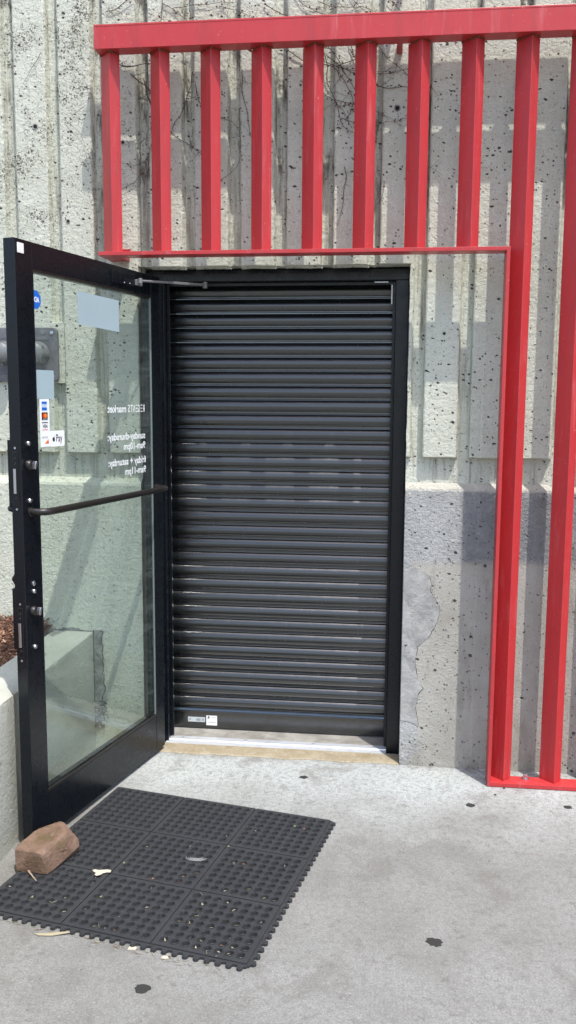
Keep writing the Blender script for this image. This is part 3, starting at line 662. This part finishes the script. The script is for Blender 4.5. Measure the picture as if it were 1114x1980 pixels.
# ------------------------------------------------------------------ red steel screen
red = empty('red_steel_screen', (1.4, -.14, 0)); tag(red, 'tall red steel slat screen standing in front of the concrete wall', 'screen')
def rp(name, m, mat=None, bevel=.0015): return childw(m.build(name, mat or M['red'], bevel=bevel), red)
FR = -.177
def screen():
    m = MB(); m.prism([(FR, 2.988), (-.107, 2.988), (-.107, 2.994), (FR+.007, 2.994), (FR+.007, 3.073), (FR+.016, 3.073), (FR+.016, 3.080), (FR-.001, 3.080), (FR-.001, 3.073), (FR, 3.0715)], lambda p, t: (-.2585+t*3.5585, p[0], p[1])); rp('top_beam', m)
    m = MB(); m.box(-.2585, 3.3, FR, -.095, 3.212, 3.227); rp('added_shadow_plate', m)  # unseen plate above the view, added to cast the wall's upper shadow band
    for x in (.952, 2.60):
        m = MB(); m.box(x-.011, x+.011, -.1065, -.0005, 2.990, 3.026); rp('standoff', m, bevel=.001)
        m = MB(); m.box(x-.011, x+.011, -.0945, -.0005, 3.213, 3.226); rp('standoff', m, bevel=.001)  # carries the added plate
    m = MB(); m.box(-.2585, 1.3960, FR, -.095, 2.190, 2.205); rp('lintel_plate', m, bevel=.001)
    m = MB(); m.box(-.2585, -.178, -.0948, -.0005, 2.1905, 2.2045); m.box(-.2, -.166, -.030, -.0245, 2.2048, 2.238); rp('wall_bracket', m, bevel=.001)
    m = MB(); m.box(1.3815, 1.3955, FR+.0003, -.100, .0205, 2.1895); rp('side_plate', m, bevel=.001)
    m = MB(); m.box(1.3815, 3.3, FR, -.098, .002, .020); rp('base_plate', m, bevel=.0015)
    A, B = .0745, .0475; s = math.sqrt(.5)
    def post(x, z0, z1, src=[{}]):
        key = round(z1-z0, 3)
        fx, fy = 0, 0; c = [(0, 0), (B*s, B*s), (B*s-A*s, B*s+A*s), (-A*s, A*s)]
        if key not in src[0]:
            m = MB(); m.prism(c, lambda p, t: (p[0], p[1], t*(z1-z0))); o = rp('post', m, bevel=.002); src[0][key] = o; o.matrix_parent_inverse = Matrix(); o.location = (x-1.4, -.1555+.14, z0)
        else: share(src[0][key], 'post', red, (x-1.4, -.1555+.14, z0))
    xs = [-.204+.2068*k for k in range(17)]
    for k, x in enumerate(xs):
        post(x, 2.2053 if k < 8 else .0203, 2.9877)
        if k < 10:                                    # weld and dirt crumbs at the joint
            m = MB(); rnd = random.Random(k)
            for _ in range(26):
                q = rnd.random(); side = rnd.random() < .5
                px, py = (x-A*s*q, -.1555+A*s*q) if side else (x+B*s*q, -.1555+B*s*q)
                r = .0018+.0032*rnd.random(); m.lathe([(r, 0), (r*.8, r), (r*.2, r*1.5)], (px+rnd.gauss(0, .003), py-.003+rnd.gauss(0, .002), 2.9875), (0, 0, -1), 6)
            rp('weld_dirt', m, M['rust'], 0)
    for x in (1.545, 2.38):
        m = MB(); m.lathe([(.016, 0), (.016, .0025)], (x, -.118, .0202), (0, 0, 1), 16); b = rp('washer', m, M['chrome'], 0)
        m = MB(); m.lathe([(.0105, 0), (.0105, .016), (.009, .018)], (x, -.118, .0228), (0, 0, 1), 6); rp('bolt', m, M['chrome'], .0006)
screen()

# ------------------------------------------------------------------ fire service inlet plate
pt = empty('inlet_plate', (-.66, -.01, 1.79)); tag(pt, 'grey cast metal inlet plate with two capped outlets behind the open door', 'inlet plate')
def plate():
    def pc(m, name, mat, par=None, **k):
        o = m.build(name, mat, **k)
        return childw(o, pt)
    m = MB(); m.prism(rrect(-.815, -.503, 1.680, 1.9135, .022), lambda p, t: (p[0], -.0205 if t else .0008, p[1])); pc(m, 'backplate', M['cast'], bevel=.003)
    for cx in (-.592, -.742):
        m = MB(); m.lathe([(.052, 0), (.052, .012), (.046, .022), (.047, .045), (.043, .060), (.028, .070), (.012, .073)], (cx, -.0205, 1.802), (0, -1, 0), 28); pc(m, 'cap', M['steel'], smooth=True)
        for a in (35, 155, 275):
            q = rad(a); m = MB(); m.tube([(cx+.040*math.cos(q), -.065, 1.802+.040*math.sin(q)), (cx+.053*math.cos(q), -.065, 1.802+.053*math.sin(q))], .006, 8); pc(m, 'lug', M['steel'])
    for x, z in ((-.527, 1.890), (-.527, 1.703), (-.79, 1.89), (-.79, 1.703)):
        m = MB(); m.lathe([(.008, 0), (.008, .003), (.003, .004)], (x, -.0205, z), (0, -1, 0), 12); pc(m, 'plate_screw', M['chrome'])
    def raised(body, x, z, size, w):
        t = text_mb(body, size, lambda a, b: (x+a, 0, z+b), bold=.0006, width=w); m = MB()
        m.add([(v[0], -.0232, v[2]) for v in t.v], t.f); pc(m, 'raised_lettering', M['steel'])
    for x0, x1, z0, z1 in ((-.80, -.688, 1.866, 1.886), (-.655, -.541, 1.859, 1.876), (-.80, -.690, 1.690, 1.712)):
        m = MB(); m.prism(rrect(x0, x1, z0, z1, .004), lambda p, t: (p[0], -.0222 if t else -.0204, p[1])); pc(m, 'name_bar', M['cast'])
    raised('AUTO SPKR', -.792, 1.869, .018, .096); raised('STANDPIPE', -.648, 1.861, .016, .098); raised('DEPARTMENT', -.796, 1.694, .018, .10); raised('A', -.712, 1.890, .018, .014)
    m = MB(); m.lathe([(.011, 0), (.011, .002)], (-.566, -.0205, 1.893), (0, -1, 0), 14); pc(m, 'raised_boss', M['steel'])
plate()

# ------------------------------------------------------------------ rubber mat
TM = -.1971; MXO, MYO = -.1445, -.3999
def MW(i, j, z=0):      # mat coordinates in metres: i along far edge, j towards the camera
    c, s = math.cos(TM), math.sin(TM); return (MXO+i*c+j*s, MYO+i*s-j*c, z)
mt = empty('rubber_mat', (MW(.4575, .4575, 0))); tag(mt, 'black perforated rubber drainage mat lying by the open door', 'doormat')
def rubber_mat():
    H = .0125; T = .305; G = .0045; mg = .0105
    for ti in range(3):
        for tj in range(3):
            m = MB(); x0, x1, y0, y1 = ti*T+G/2, (ti+1)*T-G/2, tj*T+G/2, (tj+1)*T-G/2
            p = (x1-x0-2*mg)/8
            # border frame
            def q(a, b, c, d): m.add([MW(a, b, H), MW(c, b, H), MW(c, d, H), MW(a, d, H)], [(0, 1, 2, 3)])
            q(x0, y0, x1, y0+mg); q(x0, y1-mg, x1, y1); q(x0, y0+mg, x0+mg, y1-mg); q(x1-mg, y0+mg, x1, y1-mg)
            for a, b, c, d in ((x0, y0, x1, y0), (x1, y0, x1, y1), (x1, y1, x0, y1), (x0, y1, x0, y0)): m.add([MW(a, b, H), MW(c, d, H), MW(c, d, .001), MW(a, b, .001)], [(0, 1, 2, 3)])
            S = 16
            for i in range(8):
                for j in range(8):
                    cx, cy = x0+mg+(i+.5)*p, y0+mg+(j+.5)*p; rr = .0118; vs = []
                    for ring in range(6):
                        for k in range(S):
                            a = 2*math.pi*(k+.5)/S; ca, sa = math.cos(a), math.sin(a)
                            if ring == 0: sc = p/2/max(abs(ca), abs(sa)); vs.append(MW(cx+ca*sc, cy+sa*sc, H)); continue
                            r, z = [(rr+.0036, H), (rr+.0031, H+.0026), (rr+.0009, H+.0026), (rr, H), (rr*.93, .001)][ring-1]
                            vs.append(MW(cx+ca*r, cy+sa*r, z))
                    # square corners: snap nearest
                    for k in (1, 2, 5, 6, 9, 10, 13, 14):
                        pass
                    fs = [(r*S+k, r*S+(k+1) % S, (r+1)*S+(k+1) % S, (r+1)*S+k) for r in range(5) for k in range(S)]
                    m.add(vs, fs)
                    for sx in (-1, 1):
                        for sy in (-1, 1):
                            ang = math.atan2(sy, sx); k0 = int(((ang % (2*math.pi))/(2*math.pi))*S-.5) % S; k1 = (k0+1) % S
                            a0 = 2*math.pi*(k0+.5)/S; a1 = 2*math.pi*(k1+.5)/S
                            P0 = vs[k0]; P1 = vs[k1]; m.add([P0, P1, MW(cx+sx*p/2, cy+sy*p/2, H)], [(0, 1, 2)])
            o = m.build('mat_section', M['rubber']); o.parent = mt; o.matrix_parent_inverse = Matrix.Translation(-Vector(mt.location))
    m = MB()
    def slab(a, b, c, d, z0, z1):
        P = [MW(x, y, z) for z in (z0, z1) for y in (b, d) for x in (a, c)]; m.add(P, [(0, 2, 3, 1), (4, 5, 7, 6), (0, 1, 5, 4), (2, 6, 7, 3), (0, 4, 6, 2), (1, 3, 7, 5)])
    for k in (1, 2): slab(k*T-G, 0, k*T+G, 3*T, .001, H-.0045); slab(0, k*T-G, 3*T, k*T+G, .0012, H-.0047)
    o = m.build('section_web', M['rubber']); o.parent = mt; o.matrix_parent_inverse = Matrix.Translation(-Vector(mt.location))
    # knobbed connector edges on the right and near side
    for side in (0, 1):
        m = MB(); n = 27
        fn = (lambda a, b, z: MW(3*T+b, a, z)) if side == 0 else (lambda a, b, z: MW(a, 3*T+b, z))
        P = [fn(a, b, z) for z in (.001, .0085) for b in (-.003, .006) for a in (0, 3*T)]; m.add(P, [(0, 2, 3, 1), (4, 5, 7, 6), (0, 1, 5, 4), (2, 6, 7, 3), (0, 4, 6, 2), (1, 3, 7, 5)])
        for k in range(n):
            c = (k+.5)*3*T/n; h = .5*3*T/n
            out = [(c-h, .004), (c-h*.75, .006), (c-h*.45, .010), (c-h*.55, .015), (c-h*.35, .0205), (c, .0225), (c+h*.35, .0205), (c+h*.55, .015), (c+h*.45, .010), (c+h*.75, .006), (c+h, .004)]
            m.prism(out, lambda p, t: fn(p[0], p[1], .0015+t*.0085))
            ring = [(c+.0052*math.cos(a*math.pi/5), .0155+.0042*math.sin(a*math.pi/5)) for a in range(10)]; m.prism(ring, lambda p, t: fn(p[0], p[1], .0098+t*.0022))
        o = m.build('connector_edge', M['rubber'], bevel=.0008); o.parent = mt; o.matrix_parent_inverse = Matrix.Translation(-Vector(mt.location))
rubber_mat()

# ------------------------------------------------------------------ stone doorstop
def stone():
    import bmesh
    P = [(-.300, -1.045, .013), (-.285, -1.085, .013), (-.168, -1.100, .016), (-.120, -.925, .013), (-.190, -.880, .013), (-.262, -.925, .013),
         (-.303, -1.030, .075), (-.293, -1.072, .082), (-.195, -1.098, .092), (-.182, -1.095, .080), (-.112, -.945, .040), (-.118, -.935, .062), (-.150, -.975, .098), (-.182, -.905, .107), (-.205, -.89, .100), (-.258, -.960, .104), (-.285, -1.04, .093)]
    bm = bmesh.new(); [bm.verts.new(p) for p in P]; bmesh.ops.convex_hull(bm, input=bm.verts)
    bmesh.ops.delete(bm, geom=[v for v in bm.verts if not v.link_faces], context='VERTS')
    bmesh.ops.bevel(bm, geom=bm.edges[:]+bm.verts[:], offset=.002, segments=1, affect='EDGES', profile=.6)
    bmesh.ops.triangulate(bm, faces=bm.faces)
    for _ in range(3): bmesh.ops.subdivide_edges(bm, edges=[e for e in bm.edges if e.calc_length() > .008], cuts=1)
    bm.normal_update()
    for v in bm.verts:
        c = v.co; d = .0012*N1(c.x*30, c.y*30, c.z*30)+.0012*N1(c.x*80, c.y*80, c.z*80); v.co = c+v.normal*d
        v.co.z = max(v.co.z, .0125)
    me = bpy.data.meshes.new('stone'); c0 = Vector((-.2, -1.0, 0.0125)); bm.transform(Matrix.Translation(-c0)); bm.to_mesh(me); bm.free(); me.materials.append(M['rock'])
    o = bpy.data.objects.new('stone', me); COL.objects.link(o); o.location = c0
    tag(o, 'rough red brown stone block propping the glass door open on the mat', 'stone')
stone()

# ------------------------------------------------------------------ vines
def vine_path(x, z, ang, length, rnd, droop=0., y=-.006, step=.012, wig=.22):
    pts = [(x, y, z)]; a = ang
    for i in range(int(length/step)):
        a += rnd.gauss(0, wig)*.6+droop*step*(math.sin(-math.pi/2-a))
        x += math.cos(a)*step; z += math.sin(a)*step; yy = y-.006*abs(N1(x*9, z*9, 3))
        pts.append((x, yy, z))
    return pts
def vine(label, strands, seed, leaves=14, group='dead creeper stems on the wall'):
    rnd = random.Random(seed); e = empty('dead_creeper', (strands[0][0], 0, strands[0][1])); tag(e, label, 'creeper', group)
    lm = MB()
    for (x, z, ang, ln, r) in strands:
        m = MB()
        pts = vine_path(x, z, rad(ang), ln, rnd); n = len(pts)
        m.tube(pts, [r*(1-.65*i/n) for i in range(n)], 5)
        for _ in range(int(ln*22)):
            i = rnd.randrange(n); p = pts[i]
            sp = vine_path(p[0], p[2], rad(ang)+rnd.choice((-1, 1))*rnd.uniform(.5, 1.4), rnd.uniform(.01, .07), rnd, y=-.004, step=.008, wig=.4)
            if len(sp) > 1: m.tube(sp, [r*.45*(1-.5*i/len(sp)) for i in range(len(sp))], 4)
        for _ in range(int(leaves*ln*1.4)):
            p = Vector(pts[rnd.randrange(n)])+Vector((rnd.gauss(0, .006), -.003, rnd.gauss(0, .006))); s = rnd.uniform(.002, .0055); q = rnd.random()*6.28
            a = Vector((math.cos(q), rnd.gauss(0, .4), math.sin(q)))*s; b = Vector((-math.sin(q), rnd.gauss(0, .4), math.cos(q)))*s*.7
            lm.add([p-a, p+b, p+a, p-b+Vector((0, -s*.5, 0))], [(0, 1, 3), (1, 2, 3)])
        childw(m.build('stem', M['stem']), e)
    if lm.v: o = childw(lm.build('withered_leaves', M['dryleaf']), e); o['kind'] = 'stuff'
def vines():
    vine('tangle of dead creeper stems between the fifth and seventh red posts', [(.50, 3.02, -42, .45, .0022), (.56, 3.06, -50, .5, .0019), (.62, 3.05, -58, .55, .0020), (.60, 3.0, -35, .32, .0016), (.66, 3.03, -48, .38, .0018), (.55, 2.9, -30, .3, .0014), (.75, 3.04, -55, .3, .0018), (.70, 2.82, -10, .3, .0014), (.72, 2.75, -12, .28, .0014), (.80, 2.93, -48, .32, .0022), (.85, 3.05, -50, .22, .0018), (.70, 2.95, 20, .2, .0018)], 3, 30)
    vine('sparse dead creeper hanging below the seventh red post', [(.735, 2.56, -62, .24, .0016), (1.02, 2.62, -80, .14, .0014), (1.03, 2.49, -115, .16, .0014), (1.03, 2.57, -20, .13, .001), (.90, 2.5, -100, .16, .001)], 5, 6)
    vine('dark dead creeper stem behind the first two red posts', [(-.205, 2.99, -38, .2, .0030), (-.16, 2.95, -45, .16, .0028), (-.105, 2.93, -82, .5, .0022), (-.095, 2.92, -95, .4, .0018), (-.09, 2.62, -130, .12, .0014), (-.12, 2.55, -135, .14, .0012)], 8, 36)
    vine('dead creeper above the top beam near its left end', [(-.26, 3.20, 8, .35, .0018), (-.02, 3.22, -40, .2, .0016), (.02, 3.20, 10, .28, .0016), (.09, 3.24, -70, .14, .0016), (-.02, 3.24, -100, .15, .0016), (.22, 3.2, -30, .2, .0014)], 9, 30)
    vine('dead creeper above the top beam near its middle', [(.40, 3.20, -20, .4, .0018), (.52, 3.24, -50, .2, .0018), (.62, 3.2, -30, .3, .0016), (.75, 3.22, -60, .2, .0016), (.9, 3.2, -20, .25, .0012)], 12, 26)
    vine('short forked dead creeper high on the left of the bare ribbed wall', [(-.545, 3.05, 235, .15, .0013), (-.62, 2.84, -72, .10, .0009)], 13, 12)
    vine('two thin dead creeper stems on the second bare rib left of the red screen', [(-.36, 2.83, 215, .09, .0011), (-.45, 2.78, -62, .18, .0009)], 15, 4)
    vine('short dead creeper stem in the gap beside the fourth red post', [(.31, 2.95, -85, .4, .0018), (.30, 2.8, -95, .4, .0014)], 16, 16)
    vine('dead creeper stem in the groove beside the third red post', [(.105, 2.95, -88, .4, .0020), (.115, 2.9, -80, .3, .0016)], 17, 20)
vines()

# ------------------------------------------------------------------ gum, litter
def blob(x, y, r, lab, asp=1.):
    m = MB(); n = 18; o = [(x+r*(1+.38*N1(k*.9, x*9, y*9))*math.cos(2*math.pi*k/n), y+asp*r*(1+.38*N1(k*.9, x*9, y*9))*math.sin(2*math.pi*k/n)) for k in range(n)]
    m.prism(o, lambda p, t: (p[0], p[1], .0002+t*.0016)); ob = m.build('gum_spot', M['gum'], bevel=.0007, org=(x, y, 0)); tag(ob, lab, 'gum', 'trodden gum spots on the pavement')
blob(.607, -.185, .018, 'dark gum spot on the pale pavement just in front of the threshold', .8)
blob(1.2977, -.3587, .0175, 'round dark gum spot in front of the left end of the red base plate', .9)
blob(1.6824, -.3266, .016, 'dark gum spot in front of the second full height red post', .9)
blob(1.1107, -1.2864, .0235, 'large dark gum spot alone on the open pavement right of the mat', .85)
blob(.3023, -1.5995, .0235, 'dark gum spot on the pavement nearest the bottom edge of the photo', .8)
blob(1.4054, -.2509, .006, 'tiny gum speck close to the corner of the red base plate')
blob(1.45, -.185, .005, 'smallest gum speck touching the front edge of the red base plate')
def scrapthings():
    rnd = random.Random(2)
    # cream torn scrap on the mat
    o = [(-.03, .008), (-.022, .014), (-.01, .012), (.004, .015), (.02, .018), (.034, .014), (.036, .002), (.022, .001), (.012, -.004), (.006, -.016), (-.006, -.024), (-.014, -.018), (-.012, -.006), (-.022, -.001)]
    m = MB(); m.prism(o, lambda p, t: (.002+p[0], -1.062+p[1], .0150+t*.0015+.05*abs(p[1])+.06*abs(p[0]))); tag(m.build('paper_scrap', M['scrap'], org=(.002, -1.062, .014), bevel=.0004), 'cream torn scrap lying on the left part of the rubber mat', 'scrap')
    m = MB(); m.tube([(-.262, -1.062, .024), (-.235, -1.095, .020), (-.205, -1.125, .0165), (-.190, -1.140, .016)], [.0035, .0032, .0024, .0015], 6); tag(m.build('twig', M['twig'], org=(-.23, -1.1, .015), smooth=True), 'short pale twig on the mat in front of the stone', 'twig')
    m = MB(); m.prism([(-.055, -.006), (-.02, .002), (.05, .013), (.054, .008), (.0, -.009), (-.04, -.012)], lambda p, t: (-.035+p[0], -1.395+p[1], .002+t*.002+.08*max(0, p[0]))); tag(m.build('husk', M['straw'], org=(-.035, -1.395, 0)), 'long dry husk sticking out from the near edge of the mat', 'husk')
    m = MB(); m.prism([(-.012, -.008), (-.010, .008), (.004, .010), (.013, .004), (.012, -.007)], lambda p, t: (.224+p[0], -1.432+p[1], .001+t*.003)); tag(m.build('paper_scrap', M['scrap'], org=(.224, -1.432, 0)), 'small cream scrap on the pavement by the near edge of the mat', 'scrap')
    m = MB(); m.prism([(-.010, -.004), (-.006, .006), (.006, .006), (.012, -.002), (.003, -.007)], lambda p, t: (.330+p[0], -1.462+p[1], .001+t*.003)); tag(m.build('paper_scrap', M['scrap'], org=(.33, -1.462, 0)), 'thin pale scrap on the pavement near the front corner of the mat', 'scrap')
    # shred of clear film
    m = MB(); cx, cy = .303, -.925
    for k in range(3):
        pts = [(cx+(.036-.006*k)*math.cos(rad(a)), cy-.003+(.017-.004*k)*math.sin(rad(a)), .0148+.0016*(k+abs(math.sin(a)))) for a in range(165+k*20, 385-k*12, 14)]
        m.tube(pts, [.0008+.0012*math.sin(math.pi*i/(len(pts)-1)) for i in range(len(pts))], 4)
    fm = NT('milky_film'); d = fm.n('ShaderNodeBsdfDiffuse', {0: (.35, .35, .35)}); t = fm.n('ShaderNodeBsdfTransparent'); mx = fm.n('ShaderNodeMixShader', {0: .45, 1: t.outputs[0], 2: d.outputs[0]}); fm.t.links.new(mx.outputs[0], fm.out.inputs[0])
    tag(m.build('plastic_shred', fm.m, org=(cx, cy, .014)), 'curled shred of clear plastic on the middle of the rubber mat', 'plastic shred')
    # litter in the holes and along the edges
    mats = [M['straw'], M['leaf'], M['greenleaf'], M['straw']]; m = MB()
    T, mg, G = .305, .0105, .0045; p = (T-G-2*mg)/8
    for i in range(24):
        for j in range(24):
            near = (j/23)*.5+(i/23)*.35; 
            if rnd.random() > .015+.75*near**2.6: continue
            c = MW((i//8)*T+G/2+mg+(i % 8+.5)*p, (j//8)*T+G/2+mg+(j % 8+.5)*p)
            for _ in range(rnd.choice((1, 2, 3, 4))):
                m.cur = rnd.choice((0, 0, 0, 1, 2, 3)); a = rnd.random()*6.28; l = rnd.uniform(.003, .010); x, y = c[0]+rnd.gauss(0, .003), c[1]+rnd.gauss(0, .003); z = rnd.uniform(.002, .010); w = rnd.uniform(.0005, .0024)
                d = Vector((math.cos(a), math.sin(a), rnd.gauss(0, .3)))*l; s = Vector((-math.sin(a), math.cos(a), .2))*w; q = Vector((x, y, z)); m.add([q-d, q+s, q+d, q-s+Vector((0, 0, .0015))], [(0, 1, 3), (1, 2, 3), (0, 3, 2, 1)])
    for _ in range(12):                                # straws on top
        i, j = rnd.uniform(.1, .9), .915*(1-rnd.random()**2*.7); c = MW(i, j, .0155); a = rnd.random()*6.28; l = rnd.uniform(.004, .02); m.cur = rnd.choice((0, 0, 3, 2)); m.tube([(c[0], c[1], .0155), (c[0]+l*math.cos(a), c[1]+l*math.sin(a), .016+rnd.random()*.008)], .0006, 4)
    for (i, j) in ((.80, .10), (.84, .11), (.32, .54), (.35, .75), (.46, .60), (.62, .32)):
        c = MW(i, j, .0155); m.cur = 1 if (i*100) % 3 < 2 else 2; r = .005; m.add([(c[0]-r, c[1], .0155), (c[0], c[1]-r, .017), (c[0]+r, c[1]+.001, .016), (c[0], c[1]+r*.7, .019)], [(0, 1, 2, 3)])
    for _ in range(80):                               # along the near edge and the wall foot
        if rnd.random() < .75: c = MW(rnd.uniform(.05, .85), .935+abs(rnd.gauss(0, .012)))
        else: c = (rnd.uniform(1.05, 1.9), -.004-abs(rnd.gauss(0, .012)), 0)
        a = rnd.gauss(-.2, .5); l = rnd.uniform(.003, .022); w = rnd.uniform(.0005, .0022); m.cur = rnd.choice((0, 0, 0, 3, 1)); d = Vector((math.cos(a), math.sin(a), 0))*l; s = Vector((-math.sin(a), math.cos(a), 0))*w; q = Vector((c[0], c[1], .0022))
        m.add([q-d, q+s, q+d, q-s+Vector((0, 0, .001))], [(0, 1, 3), (1, 2, 3), (0, 3, 2, 1)])
    tag(m.build('leaf_litter', mats), 'dry straw and leaf crumbs caught in the mat holes and along its edge', 'litter', kind='stuff')
scrapthings()
